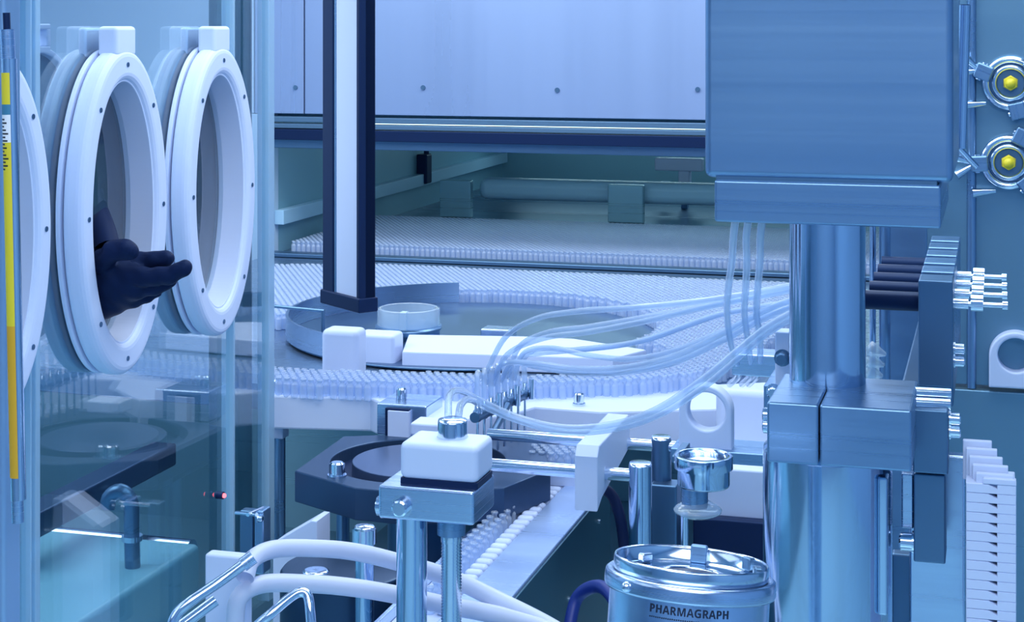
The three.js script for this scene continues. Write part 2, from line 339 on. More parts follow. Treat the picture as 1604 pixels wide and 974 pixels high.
// things outside, behind the glass, low at left
{
  const t = thing('dark_hook', 'dark hook shape rounded over at the top behind the left glass', 'pipe');  // hook-shaped form built behind the lower left glass
  const d = 2.75;
  part('pipe', hosePipe([at(168, 795, d), at(172, 778, d), at(188, 769, d), at(203, 782, d), at(206, 830, d), at(210, 1000, d), at(210, 1090, d)], 0.0125, 70, 16), M.darkSteel, t);
  part('clamp', rod(at(207, 838, d), at(207, 846, d), 0.017, 20), M.chrome, t);
  settle(t);
}
solo('pipe_run', rod(at(20, 838, 3.1), at(300, 866, 3.0), 0.024, 24), M.chrome, 'pale horizontal pipe low behind the left glass, the upper of two', 'pipe');
solo('pipe_run', rod(at(10, 866, 3.0), at(300, 888, 2.95), 0.012, 20), M.steelPale, 'thin pale horizontal pipe low behind the left glass, the lower of two', 'pipe');
solo('cabinet', box(-2.7, -1.3, -0.8, -0.2, -2.62, -1.3, 0.01), std(lin(0.20, 0.46, 0.60), 0.4), 'pale blue cabinet low behind the left glass', 'cabinet');
{
  const p = onX(350, 776, GX + 0.011), t = thing('indicator_lamp', 'tiny red indicator light glowing on the right end of the glass door', 'indicator');
  part('housing', rod(p.clone().add(V(-0.012, 0, 0)), p, 0.006, 14), M.black, t);
  const dome = new THREE.SphereGeometry(0.0038, 14, 8); dome.translate(p.x + 0.001, p.y, p.z); part('lens', dome, M.led, t);
  settle(t);
}
{
  const a = onX(150, 765, -1.52), h = 0.021;
  solo('dark_rail', box(-1.545, -1.495, a.y - h, a.y + h, onX(258, 40, -1.52).z, onX(20, 40, -1.52).z, 0.004), M.blackPlate, 'dark rail crossing low behind the left glass and the dark hook', 'rail');
}
{
  const t = thing('door_latch', 'small chrome door latch beside the dark post at the glass edge', 'latch');
  const d = 2.62;
  part('plate', pbox(375, 396, 800, 900, d, 0.02, 0.003), M.darkSteel, t); part('plate', pbox(398, 412, 800, 900, d - 0.03, 0.03, 0.003), M.steel, t);
  part('bar', rod(at(370, 803, d - 0.02), at(402, 806, d - 0.05), 0.0032, 12), M.chrome, t); part('bar', rod(at(388, 806, d - 0.05), at(412, 796, d - 0.01), 0.0032, 12), M.chrome, t);
  bolt(t, at(404, 812, d - 0.035), 'x', 0.005, 0.006);
  settle(t);
}

// ================================================================== TABLE, TURNTABLE, GUIDES
const zTab = onY(800, 603, 0).z;
solo('accumulation_table', prism([V(GX + 0.05, 0, onY(430, 596, 0).z), V(TX1, 0, onY(1240, 600, 0).z), V(TX1, 0, ZB + 0.035), V(TX0, 0, ZB + 0.035), V(TX0, 0, -3.0), V(GX + 0.05, 0, -2.95)], -0.05, -0.001, 0.001), M.tableSteel, 'brushed steel table top carrying the crowd of glass vials', 'table');
solo('threshold_strip', box(TX0, TX1, -0.001, 0.012, ZB - 0.02, ZB + 0.03, 0.003), M.darkSteel, 'dark threshold strip across the tunnel mouth behind the vials', 'strip');
{
  const g = prism([onY(417, 606, 0), onY(560, 610, 0), onY(640, 604, 0), onY(830, 615, 0), onY(1000, 610, 0), onY(1236, 600, 0), onY(1236, 640, 0), onY(1060, 645, 0), onY(940, 648, 0), onY(838, 640, 0), onY(800, 652, 0), onY(700, 662, 0), onY(640, 650, 0), onY(580, 626, 0), onY(417, 622, 0)], -0.058, 0.004, 0.004);
  const t = thing('guide_plate', 'long white plastic plate bordering the vial lane, studded with small bolts', 'guide plate');
  const pl = part('plate', g, M.white, t);
  for (const [x, y] of [[433, 612], [630, 612], [907, 634]]) { const p = onY(x, y, 0.004); bolt(pl, p, 'y', 0.0095, 0.016); }
  const p = onY(438, 655, -0.06);
  part('leg_collar', box(p.x - 0.014, p.x + 0.014, -0.095, -0.0585, p.z - 0.012, p.z + 0.016), M.white, t); part('leg', rod(V(p.x, DECK, p.z), V(p.x, -0.09, p.z), 0.011, 18), M.steel, t);
  settle(t);
}
solo('dark_band', box(onY(420, 640, -0.06).x, onY(640, 640, -0.06).x, -0.098, -0.0585, onY(500, 640, -0.06).z - 0.1, onY(500, 636, -0.06).z, 0.002), M.black, 'black band running under the left end of the white guide plate', 'rail');  // black strip forming the dark band below the plate
solo('machine_frame', box(-0.9, TX1, DECK, -0.06, ZB + 0.05, -3.55, 0.004), M.deck, 'teal steel frame standing under the back of the table', 'frame');
const TC = onY(738, 525, 0), TR = 0.40;
{
  const t = thing('turntable', 'dark round steel turntable with a curved band at its left', 'turntable');
  part('disc', lathe([[0, 0.001], [TR - 0.004, 0.001], [TR, 0.004], [TR - 0.002, 0.007], [0, 0.007]], V(TC.x, 0, TC.z), 96), std(lin(0.12, 0.22, 0.36), 0.28, 0.9), t);
  const arc = (r, a0, a1, y0, y1, th) => { const s = new THREE.Shape(); s.absarc(0, 0, r, a0, a1, false); s.absarc(0, 0, r - th, a1, a0, true); const g = new THREE.ExtrudeGeometry(s, { depth: y1 - y0, bevelEnabled: false, curveSegments: 60 }); g.rotateX(-PI / 2); g.translate(TC.x, y0, TC.z); return g; };
  part('guide_band', arc(TR + 0.004, PI * 0.62, PI * 1.36, 0.008, 0.055, 0.006), M.steelPale, t);
  const hp = onY(640, 526, 0.007);
  const hub = part('hub_base', lathe([[0, 0.0], [0.068, 0.0], [0.068, 0.014], [0.072, 0.016], [0.072, 0.024], [0, 0.024]], V(hp.x, 0.007, hp.z), 48), M.steel, t);
  part('clear_ring', lathe([[0.066, 0.0], [0.068, 0.002], [0.068, 0.036], [0.062, 0.038], [0.058, 0.036], [0.058, 0.0]], V(hp.x, 0.031, hp.z), 48), M.acrylic, t, 'clear ring on the hub');
  part('clamp_ear', box(hp.x + 0.004, hp.x + 0.02, 0.031, 0.07, hp.z + 0.052, hp.z + 0.074), M.acrylic, t);
  settle(t);
}
solo('sensor_arm', [rod(at(424, 479, 3.55), at(508, 487, 3.5), 0.0035, 10), rod(at(506, 486, 3.5), at(506, 540, 3.5), 0.004, 10)], M.darkSteel, 'thin dark wire arm bent down beside the black framed pillar', 'arm');
solo('guide_block', pbox(502, 560, 517, 617, 3.24, 0.055, 0.012), M.white, 'tall white upright block with rounded top beside the vial lane', 'guide block');
solo('guide_block', pbox(556, 617, 524, 578, 3.38, 0.06, 0.008), M.white, 'shorter white block standing right behind the tall white block', 'guide block');
{
  const y1 = 0.034, b = [onY(630, 577, 0), onY(960, 588, 0), onY(1012, 574, 0), onY(900, 556, 0), onY(820, 552, 0), onY(640, 549, 0)];
  solo('guide_bar', prism(b, 0.0005, y1, 0.003), M.white, 'long white guide bar with a tapered right end before the turntable', 'guide bar');
  solo('guide_block', pbox(752, 800, 516, 540, 3.62, 0.05, 0.004), M.steelPale, 'small steel block standing on the turntable behind the long guide bar', 'block');
}
// hanging black framed pillar
{
  const t = thing('hanging_pillar', 'black framed pillar with a pale inset strip hanging before the vials', 'pillar');
  const c = at(563, 487, 3.0), a = Math.atan2(0.83, -0.56);
  const R = V(C, 0, -S), Fw = V(-S, 0, -C), L = R.clone().multiplyScalar(-0.58).addScaledVector(Fw, 0.81), Q = R.clone().multiplyScalar(0.81).addScaledVector(Fw, 0.58);
  const block = (l0, l1, q0, q1, y0, y1, r = 0.003) => { const g = new RoundedBoxGeometry(l1 - l0, y1 - y0, q1 - q0, 2, Math.min(r, (q1 - q0) / 2.3)); g.translate((l0 + l1) / 2, (y0 + y1) / 2, (q0 + q1) / 2); const m = new THREE.Matrix4().makeBasis(L, V(0, 1, 0), Q.clone()); g.applyMatrix4(m); if (m.determinant() < 0) { const ix = g.index; if (ix) for (let i = 0; i < ix.count; i += 3) { const s = ix.getX(i); ix.setX(i, ix.getX(i + 1)); ix.setX(i + 1, s); } g.computeVertexNormals(); } g.translate(c.x, 0, c.z); return g; };
  const y0 = c.y, y1 = CEIL;
  part('frame', [block(0.0, 0.012, 0, 0.034, y0, y1), block(0.095, 0.135, 0, 0.034, y0, y1), block(0.0, 0.135, 0.010, 0.034, y0, y1)], M.black, t);
  part('end_cap', block(-0.004, 0.139, -0.003, 0.037, y0 - 0.004, y0 + 0.022), M.black, t, 'black end cap');
  part('inset_strip', block(0.012, 0.088, 0.003, 0.012, y0 + 0.02, y1 - 0.01, 0.001), M.white, t, 'pale inset strip');
  part('bead', block(0.088, 0.094, 0.002, 0.012, y0 + 0.02, y1 - 0.01, 0.001), M.steel, t);
  settle(t);
}
// inside the tunnel
solo('guide_rail', box(TX0 + 0.0, TX0 + 0.03, 0.085, 0.128, ZT + 0.02, ZB - 0.05), std(lin(0.42, 0.66, 0.84), 0.4), 'pale rail running back along the left side of the tunnel', 'rail');
{
  const t = thing('rail_clamp', 'dark clamp gripping the pale side rail inside the tunnel', 'clamp');
  const p = onX(668, 262, TX0 + 0.03);
  part('jaw', box(p.x - 0.03, p.x + 0.012, p.y - 0.06, p.y + 0.05, p.z - 0.03, p.z + 0.03, 0.006), M.black, t); part('screw', rod(V(p.x, p.y + 0.045, p.z), V(p.x, p.y + 0.1, p.z), 0.01, 12), M.black, t); settle(t);
}
solo('cross_beam', box(TX0 + 0.3, TX1 - 0.02, 0.06, 0.135, -5.86, -5.76, 0.03), std(lin(0.42, 0.66, 0.84), 0.4), 'pale rounded beam crossing the tunnel behind the vials', 'beam');
for (const [x0, x1, l] of [[690, 738, 'left'], [953, 1008, 'right']]) solo('beam_bracket', box(onZ(x0, 0, -5.73).x, onZ(x1, 0, -5.73).x, -0.001, 0.13, -5.755, -5.72, 0.004), M.deck, l === 'left' ? 'pale bracket carrying the tunnel beam, near the hanging pillar' : 'pale bracket carrying the tunnel beam, near the steel cabinet', 'bracket');
solo('tunnel_lamp', box(-1.9, 0.1, 0.365, 0.385, -6.83, -6.77, 0.006), M.tube, 'thin glowing strip lamp deep inside the tunnel', 'light');
solo('tunnel_lamp', box(-1.85, 0.15, 0.335, 0.399, -4.975, -4.92, 0.006), M.tube, 'unseen strip lamp just inside the tunnel mouth placed to brighten the cross beam', 'light');  // hidden behind the mouth lip, there to light the cross beam
{
  const t = thing('tunnel_block', 'small white block on a foot deep inside the tunnel', 'valve');  // pale block shape far back in the tunnel
  const z = -6.2;
  const bx = (a, b, c, d2) => box(onZ(a, 0, z).x, onZ(b, 0, z).x, onZ(1060, d2, z).y, onZ(1060, c, z).y, z - 0.05, z, 0.006);
  part('body', bx(1025, 1100, 248, 268), M.white, t); part('stem', bx(1062, 1080, 268, 293), M.white, t); part('foot', bx(1030, 1048, 286, 295), M.white, t); part('post', box(onZ(1066, 0, z).x, onZ(1076, 0, z).x, 0.0, onZ(1060, 290, z).y, z - 0.04, z - 0.01), M.steel, t); settle(t);
}

// ================================================================== VIALS
const VR = 0.0071, VH = 0.036;
const vialGeo = new THREE.LatheGeometry([[0.0, 0.0004], [0.0064, 0.0], [0.0071, 0.001], [0.0071, 0.0225], [0.0064, 0.0253], [0.0043, 0.0278], [0.0040, 0.0318], [0.0057, 0.0323], [0.0058, 0.0352], [0.0050, 0.036], [0.0032, 0.0358], [0.0030, 0.0315]].map(([a, b]) => new THREE.Vector2(a, b)), 12);
const inside = (p, poly) => { let r = false; for (let i = 0, j = poly.length - 1; i < poly.length; j = i++) { const a = poly[i], b = poly[j]; if ((a.z > p.z) !== (b.z > p.z) && p.x < (b.x - a.x) * (p.z - a.z) / (b.z - a.z) + a.x) r = !r; } return r; };
const top = (pts) => pts.map(([x, y]) => onY(x, y, VH));
const regions = {
  rear: top([[424, 413], [590, 412], [1236, 441], [1250, 500], [1190, 522], [1120, 537], [1056, 546], [985, 530], [900, 522], [830, 512], [770, 498], [690, 484], [600, 484], [424, 492]]),
  lane: top([[424, 573], [500, 577], [640, 580], [820, 586], [960, 586], [1020, 568], [1062, 549], [1120, 538], [1190, 522], [1230, 512], [1180, 552], [1120, 572], [1080, 584], [1000, 592], [900, 596], [830, 598], [700, 600], [424, 592]]),
  tunnel: [V(TX0 + 0.05, 0, ZB - 0.05), V(TX1 - 0.03, 0, ZB - 0.05), V(TX1 - 0.03, 0, -5.42), V(TX0 + 0.05, 0, -5.42)],
};
const blocks = [];
scene.updateMatrixWorld(true);
for (const o of scene.children) if (/guide_block|guide_bar/.test(o.name)) blocks.push(new THREE.Box3().setFromObject(o).expandByScalar(VR));
const spots = [];
for (const [k, poly] of Object.entries(regions)) {
  const b = new THREE.Box3().setFromPoints(poly);
  const pitch = k === 'lane' ? 0.0159 : 0.0156, rowH = pitch * 0.866, turn = k === 'lane' ? 0.0011 : 0.00025;
  let row = 0;
  for (let z = b.max.z; z > b.min.z; z -= rowH, row++) for (let x = b.min.x + (row % 2) * pitch / 2; x < b.max.x; x += pitch) {
    const p = V(x, 0, z); if (!inside(p, poly)) continue;
    const r = turn; p.x += (rnd() - 0.5) * 2 * r; p.z += (rnd() - 0.5) * 2 * r;
    if (Math.hypot(p.x - TC.x, p.z - TC.z) < TR + 0.015 && k === 'rear') continue;
    if (blocks.some((q) => p.x > q.min.x && p.x < q.max.x && p.z > q.min.z && p.z < q.max.z)) continue;
    const onDisc = Math.hypot(p.x - TC.x, p.z - TC.z) < TR + VR; p.y = onDisc ? 0.0072 : (k === 'tunnel' ? -0.001 : 0.0);
    spots.push({ p, k, d: -p.x * S - p.z * C });
  }
}
const trayTop = -0.062, trayPx = [[828, 741], [908, 745], [912, 722], [842, 717]].map(([x, y]) => onY(x, y, trayTop));
{
  const t = thing('vial_tray', 'small white tray of vials lying between the two polished rods', 'tray');
  part('tray', prism(trayPx, trayTop - 0.02, trayTop, 0.002), M.white, t);
  const c = trayPx[0].clone().add(trayPx[2]).multiplyScalar(0.5); part('leg', rod(V(c.x, DECK, c.z), V(c.x, trayTop - 0.018, c.z), 0.012, 16), M.darkSteel, t); settle(t);
}
// vials riding on the conveyor toward the camera
const SLABY = -0.08;
const slabL0 = onY(760, 892, SLABY), slabR0 = onY(805, 931, SLABY), slabL1 = onY(879, 757, SLABY);
const xc = slabL0.x - 0.036;
const conv = [];
for (let i = 0; i < 26; i++) { conv.push(V(xc, -0.100, -2.13 - i * 0.0245)); if (i > 2 && i % 1 === 0) conv.push(V(xc - 0.0165, -0.100, -2.142 - i * 0.0245)); }
const tv = (p, label, group) => tag(Object.assign(new THREE.Mesh(vialGeo, M.vial), { name: numbered('glass_vial') }), label, 'vial', group);
function addVial(p, label, group) { const m = tv(p, label, group); m.position.copy(p); m.rotation.y = rnd() * 6; m.castShadow = m.receiveShadow = true; scene.add(m); }
for (const p of conv) addVial(p, p.x < xc - 0.01 ? 'small clear glass vial riding on the conveyor in the row away from the teeth' : 'small clear glass vial riding on the conveyor in the row touching the white teeth', p.x < xc - 0.01 ? 'conveyor vials in the row away from the teeth' : 'conveyor vials in the row touching the teeth');
{
  const b = new THREE.Box3().setFromPoints(trayPx); let row = 0, n = 0;
  for (let z = b.max.z - 0.006; z > b.min.z; z -= 0.0145, row++) for (let x = b.min.x + (row % 2) * 0.008; x < b.max.x; x += 0.0162) { const p = V(x, trayTop, z); if (inside(p, trayPx)) { addVial(p, 'small clear glass vial in the cluster between the two polished rods', 'vials clustered between the rods'); n++; } }
  for (let i = 0; i < n; i++) conv.push(null);
}
spots.sort((a, b) => a.d - b.d);
const single = 300 - conv.length;
for (const s of spots.slice(0, single)) addVial(s.p, 'small clear glass vial in the front rows of the packed lane behind the guide plate', 'vials in the front rows of the packed lane');
{
  const rest = spots.slice(single), im = new THREE.InstancedMesh(vialGeo, M.vial, rest.length), mt = new THREE.Matrix4();
  rest.forEach((s, i) => { mt.makeRotationY(rnd() * 6); mt.setPosition(s.p); im.setMatrixAt(i, mt); });
  im.name = 'crowded_vials'; im.userData = { label: 'thousands of clear glass vials crowding the table and the tunnel behind', category: 'vials', kind: 'stuff' }; im.castShadow = im.receiveShadow = true; scene.add(im);
  console.log('vials', spots.length, 'lane', spots.filter((s) => s.k === 'lane').length, 'conv', conv.length);
}

// ================================================================== STAR WHEEL PLATE
const SY = -0.03;
{
  const t = thing('star_wheel_plate', 'black eight-sided machine plate with a round disc set in a dark ring', 'machine plate');
  const o = [[462, 737], [538, 683], [700, 677], [850, 690], [862, 735], [790, 764], [640, 772], [556, 764]].map(([x, y]) => onY(x, y, SY));
  const c = onY(655, 720, SY);
  const hole = new THREE.Path(); hole.absellipse(c.x, -c.z, 0.143, 0.143, 0, 2 * PI);
  const pl = part('plate', prism(o, SY - 0.05, SY, 0.002, [hole]), M.blackPlate, t);
  part('groove', lathe([[0.142, -0.024], [0.142, -0.02], [0.0, -0.02]], V(c.x, SY, c.z), 64), M.black, t, 'dark recessed ring');
  part('disc', lathe([[0.108, -0.02], [0.108, -0.001], [0.106, 0.0], [0.0, 0.0]], V(c.x, SY, c.z), 64), std(lin(0.10, 0.15, 0.28), 0.3, 0.6), t, 'round grey disc');
  for (const [x, y] of [[528, 746], [620, 679]]) bolt(pl, onY(x, y, SY), 'y', 0.0125, 0.017);
  const lp = onY(530, 762, SY - 0.05), l2 = onY(600, 775, SY - 0.05);
  part('leg', rod(V(lp.x, DECK, lp.z - 0.02), V(lp.x, SY - 0.05, lp.z - 0.02), 0.011, 18), M.steel, t);
  part('leg', rod(V(c.x, DECK, c.z), V(c.x, SY - 0.05, c.z), 0.05, 32), M.darkSteel, t);
  settle(t);
}
{
  const t = thing('bracket_block', 'steel bracket block with a dark edged window left of the tube bundle', 'bracket');
  const z = at(620, 660, 2.93).z;
  const bb = part('body', pbox(590, 668, 634, 684, 2.93, 0.09, 0.003), M.steelPale, t); part('window', pbox(603, 640, 640, 690, 2.926, 0.012, 0.001), M.black, t); part('window_plate', pbox(607, 640, 644, 690, 2.922, 0.012, 0.001), M.white, t);
  const p = at(629, 633, 2.98); bolt(bb, p, 'y', 0.0095, 0.022); settle(t);
}
solo('guide_shoe', pbox(642, 700, 664, 684, 2.78, 0.05, 0.004), M.white, 'small white plastic shoe lying on the black plate behind the clamp cap', 'guide shoe');

// ================================================================== CONVEYOR
{
  const t = thing('conveyor', 'inclined looking steel conveyor beam with white teeth running back from the bottom edge', 'conveyor');
  const x0 = slabL0.x, x1 = slabR0.x, z0 = -1.85, z1 = slabL1.z;
  part('beam', box(x0, x1, SLABY - 0.24, SLABY, z1, z0, 0.002), std(lin(0.40, 0.54, 0.82), 0.38, 0.35, { roughnessMap: brushH }), t);  // pale base colour stands in for the ceiling reflection
  part('dark_side_sheet', box(x1 + 0.0005, x1 + 0.004, SLABY - 0.235, SLABY - 0.004, z1 - 0.02, z0, 0.001), std(lin(0.04, 0.13, 0.19), 0.35, 0.4), t, 'dark side sheet');  // thin dark sheet makes this side darker than the top
  part('track', box(x0 - 0.075, x0, -0.135, -0.100, z1 - 0.05, z0, 0.001), M.whiteSoft, t);
  part('rail', box(x0 - 0.082, x0 - 0.0755, -0.135, -0.085, z1 + 0.1, z0, 0.001), M.steelPale, t);
  const tooth = box(-0.0255, 0, -0.020, 0.002, -0.0085, 0.0085, 0.006);
  for (let i = 0; i < 26; i++) { const m = part('carrier_tooth', tooth, M.white, t); m.position.set(x0 - 0.0005, SLABY, -2.142 - i * 0.0245 + 0.012); }
  const sp = V(x1 + 0.0045, SLABY - 0.02, z1 + 0.06);
  for (const dz of [0, 0.2]) { const m = part('screw', screwGeo, M.chrome, t); m.position.set(sp.x, sp.y - 0.02 - dz * 0.3, sp.z + dz); }
  part('foot', box(x0 + 0.005, x1 - 0.005, DECK, SLABY - 0.238, z1 + 0.05, z1 + 0.25), M.darkSteel, t);
  settle(t);
}
// vial starwheel feed left of the guide bracket: already rides with the conveyor vials
// ================================================================== CLAMP COLUMN
{
  const t = thing('clamp_column', 'steel clamp column with a white cap block and a steel knob on top', 'clamp');
  const D = 1.95, zf = at(675, 780, D).z;
  const body = part('clamp_body', pbox(592, 742, 765, 818, D, 0.085, 0.004), M.steelPale, t);
  part('gasket', pbox(627, 748, 752, 763, D - 0.0 + 0.01, 0.06, 0.001), M.black, t);
  part('cap_block', pbox(625, 748, 696, 755, D + 0.008, 0.066, 0.008), M.white, t, 'white cap block');
  const k = at(709, 688, D + 0.045), rr = 24 / F * D;
  const kb = V(k.x, at(700, 697, D + 0.04).y, k.z);
  part('knob', lathe([[0, 0], [rr * 1.08, 0], [rr * 1.08, 0.012], [rr, 0.014], [rr, 0.03], [rr * 0.97, 0.033], [rr * 0.6, 0.035], [0, 0.035]], V(kb.x, kb.y - 0.004, kb.z), 28), M.chrome, t);
  const b1 = onZ(630, 793, zf); bolt(body, b1, 'z', 0.0105, 0.009);
  const b2 = onZ(592, 787, zf - 0.03); bolt(body, V(onZ(592, 0, zf).x, b2.y, zf - 0.02), '-x', 0.012, 0.006);
  const px = (x, dz) => onZ(x, 0, zf + dz).x, yb = onZ(660, 815, zf).y;
  part('post', rod(V(px(645, -0.03), DECK, zf - 0.03), V(px(645, -0.03), yb + 0.02, zf - 0.03), 24.5 / F * D, 32), M.column, t);
  const xt = px(707, -0.03);
  part('collar', rod(V(xt, yb - 0.022, zf - 0.03), V(xt, yb + 0.01, zf - 0.03), 0.0165, 24), M.steel, t);
  const thr = []; thr.push([0, DECK - yb]); for (let y = DECK - yb; y < -0.03; y += 0.0036) { thr.push([0.0122, y], [0.0106, y + 0.0018]); } thr.push([0.0122, -0.03], [0.0122, 0.0], [0, 0.0]);
  part('threaded_rod', lathe(thr, V(xt, yb, zf - 0.03), 24), M.chrome, t);
  settle(t);
}
// hex capped post left of the column and the dark drum below
{
  const t = thing('capped_post', 'steel post with a hexagonal cap left of the clamp column', 'post');
  const p = at(571, 830, 2.25); const g = new THREE.CylinderGeometry(0.0165, 0.0165, 0.02, 6); g.translate(p.x, p.y - 0.008, p.z);
  part('hex_cap', [g, lathe([[0, 0.0], [0.016, 0.0], [0.012, 0.004], [0, 0.005]], V(p.x, p.y + 0.002, p.z), 24)], M.chrome, t); part('shaft', rod(V(p.x, DECK, p.z), V(p.x, p.y - 0.016, p.z), 0.0125, 20), M.column, t); settle(t);
}
{
  const t = thing('drum', 'dark round drum with a steel screw cap low behind the white hoses', 'drum');
  const p = at(540, 888, 2.42); 
  part('shell', lathe([[0, 0.0], [0.088, 0.0], [0.092, -0.005], [0.092, DECK - p.y], [0, DECK - p.y]].reverse(), V(p.x, p.y, p.z), 48), std(lin(0.03, 0.07, 0.14), 0.3, 0.7), t);
  const q = onY(495, 897, p.y); part('screw_cap', lathe([[0.019, 0], [0.019, 0.003], [0.015, 0.005], [0, 0.004]], V(q.x, p.y, q.z), 24), M.chrome, t); settle(t);
}
{
  const z = at(470, 835, 2.55).z, q = [[428, 850], [488, 815], [497, 816], [497, 850]].map(([x, y]) => onZ(x, y, z)), lo = DECK;
  const sh = new THREE.Shape([[q[0].x, lo], [q[0].x, q[0].y], [q[1].x, q[1].y], [q[2].x, q[2].y], [q[2].x, lo]].map(([x, y]) => new THREE.Vector2(x, y)));
  const g = new THREE.ExtrudeGeometry(sh, { depth: 0.05, bevelEnabled: true, bevelSize: 0.0015, bevelThickness: 0.0015, bevelOffset: -0.0015, bevelSegments: 2 }); g.translate(0, 0, z - 0.05);
  solo('wedge_block', g, M.white, 'pale block with a sloping top low under the black plate behind the hoses', 'wedge');
}

// ================================================================== WHITE HOSES AND CHROME HANDLES
{
  const r = 0.0108;
  solo('white_hose', hosePipe([at(384, 905, 2.0), at(392, 880, 2.02), at(425, 861, 2.06), at(500, 859, 2.1), at(560, 865, 2.12), at(630, 882, 2.13), at(700, 903, 2.11), at(780, 940, 2.05), at(890, 1000, 1.95), at(960, 1060, 1.9)], r, 90, 16), M.hose, 'milky white hose arching behind the clamp column, the upper of two', 'hose');
  solo('white_hose', hosePipe([at(368, 1040, 2.0), at(368, 975, 2.0), at(375, 935, 2.0), at(405, 916, 2.02), at(480, 914, 2.05), at(560, 921, 2.07), at(630, 933, 2.08), at(700, 948, 2.07), at(790, 966, 2.02), at(900, 1010, 1.92), at(950, 1070, 1.86)], r, 90, 16), M.hose, 'milky white hose arching behind the clamp column, the lower of two', 'hose');
}
solo('white_plate', pbox(320, 385, 870, 1060, 2.04, 0.02, 0.004), M.white, 'upright white plate behind the chrome handle at lower left', 'plate');
{
  const d = 1.93, t = thing('chrome_handle', 'bent chrome handle bar before the white plate at lower left', 'handle');
  part('grip', hosePipe([at(392, 876, d + 0.03), at(350, 907, d + 0.02), at(296, 944, d), at(278, 960, d - 0.005), at(268, 985, d - 0.01), at(268, 1060, d - 0.01)], 0.0062, 60, 16), M.chrome, t);
  part('stay', rod(at(338, 940, d + 0.03), at(270, 990, d + 0.01), 0.0068, 18), M.chrome, t); part('ferrule', rod(at(397, 872, d + 0.032), at(380, 885, d + 0.028), 0.0082, 18), M.steelPale, t); settle(t);
}
{
  const d = 1.93, t = thing('chrome_handle', 'chrome handle bar cut off by the bottom edge under the white hoses', 'handle');
  part('grip', hosePipe([at(380, 1000, d), at(420, 965, d), at(468, 928, d + 0.02), at(480, 930, d + 0.02), at(486, 960, d + 0.01), at(488, 1040, d)], 0.0058, 60, 16), M.chrome, t); settle(t);
}

// ================================================================== RODS, BRACKET, POSTS, PROBE
const rodY = 0.03, zA = at(900, 735, 2.5).z, zB = at(900, 690, 2.66).z;
solo('guide_rod', rod(V(onZ(748, 0, zA).x, onZ(880, 736, zA).y, zA), V(onZ(1003, 0, zA).x, onZ(880, 736, zA).y, zA), 0.0098, 22), M.chrome, 'polished steel rod running right from behind the white cap block, the nearer of two', 'rod');
solo('guide_rod', rod(V(onZ(765, 0, zB).x, onZ(900, 689, zB).y, zB), V(onZ(1075, 0, zB).x, onZ(900, 689, zB).y, zB), 0.0092, 22), M.chrome, 'polished steel rod under the tube bundle, the farther of two', 'rod');
{
  const zf = at(920, 740, 2.44).z, x0 = onZ(900, 0, zf).x, x1 = onZ(936, 0, zf).x;
  const yt = onZ(920, 700, zf).y, yb = onZ(920, 800, zf).y, dz = 0.225;
  const s = new THREE.Shape([[0, 0], [0.03, 0.012], [dz, 0.04], [dz, yt - yb - 0.004], [dz - 0.01, yt - yb], [0.012, yt - yb], [0, yt - yb - 0.014]].map(([a, b]) => new THREE.Vector2(a, b)));
  const g = new THREE.ExtrudeGeometry(s, { depth: x1 - x0 - 0.004, bevelEnabled: true, bevelSize: 0.002, bevelThickness: 0.002, bevelOffset: -0.002, bevelSegments: 2 });
  g.rotateY(PI / 2); g.translate(x0 + 0.002, yb, zf);
  solo('rod_bracket', g, M.whiteSoft, 'milky white plastic bracket clasping both polished rods', 'bracket');
}
{
  const t = thing('rod_post', 'round steel post ending the nearer polished rod', 'post');
  const p = onZ(1003, 725, zA), r = 18 / F * 2.5; part('shaft', rod(V(p.x, DECK, zA), V(p.x, p.y - 0.003, zA), r, 28), M.column, t); part('top', lathe([[r, -0.004], [r * 0.93, 0.001], [0, 0.001]], V(p.x, p.y, zA), 28), M.chrome, t); settle(t);
  const t2 = thing('rod_post', 'darker round steel post ending the farther polished rod', 'post');
  const q = onZ(1036, 684, zB), r2 = 15.5 / F * 2.66; part('shaft', rod(V(q.x, DECK, zB), V(q.x, q.y - 0.003, zB), r2, 28), M.darkSteel, t2); part('top', lathe([[r2, -0.004], [r2 * 0.93, 0.001], [0, 0.001]], V(q.x, q.y, zB), 28), M.chrome, t2); settle(t2);
  solo('post_block', pbox(1018, 1060, 760, 960, 2.585, 0.04, 0.003), M.darkSteel, 'dark steel block standing between the two rod posts', 'block');
}
{
  const t = thing('probe_cup', 'steel sampling cup with stem and glass foot above the round sampler', 'probe');
  const p = at(1102, 712, 2.3), k = 2.3 / F;
  part('cup', lathe([[0, 0], [40 * k, 0], [41 * k, 3 * k], [41 * k, 26 * k], [46 * k, 28 * k], [46 * k, 46 * k], [44 * k, 48 * k], [38 * k, 48 * k], [36 * k, 38 * k], [0, 36 * k]], V(p.x, p.y - 48 * k, p.z), 48), M.column, t);
  part('stem', rod(V(p.x - 0.012, p.y - 82 * k, p.z), V(p.x - 0.012, p.y - 47 * k, p.z), 0.018, 24), M.steel, t);
  part('foot', lathe([[0, 0.0], [26 * k, 0], [37 * k, 6 * k], [38 * k, 10 * k], [34 * k, 14 * k], [20 * k, 22 * k], [0, 22 * k]], V(p.x - 0.008, p.y - 96 * k, p.z), 40), M.acrylic, t, 'clear flared foot');
  const q = at(1068, 815, 2.3); part('rod', rod(V(p.x - 0.026, DECK, p.z), V(p.x - 0.026, p.y - 94 * k, p.z), 0.0052, 14), M.chrome, t);
  part('bracket', box(onZ(1050, 0, p.z).x, p.x - 0.034, p.y - 20 * k, p.y - 8 * k, p.z - 0.09, p.z - 0.01), M.darkSteel, t);
  settle(t);
}
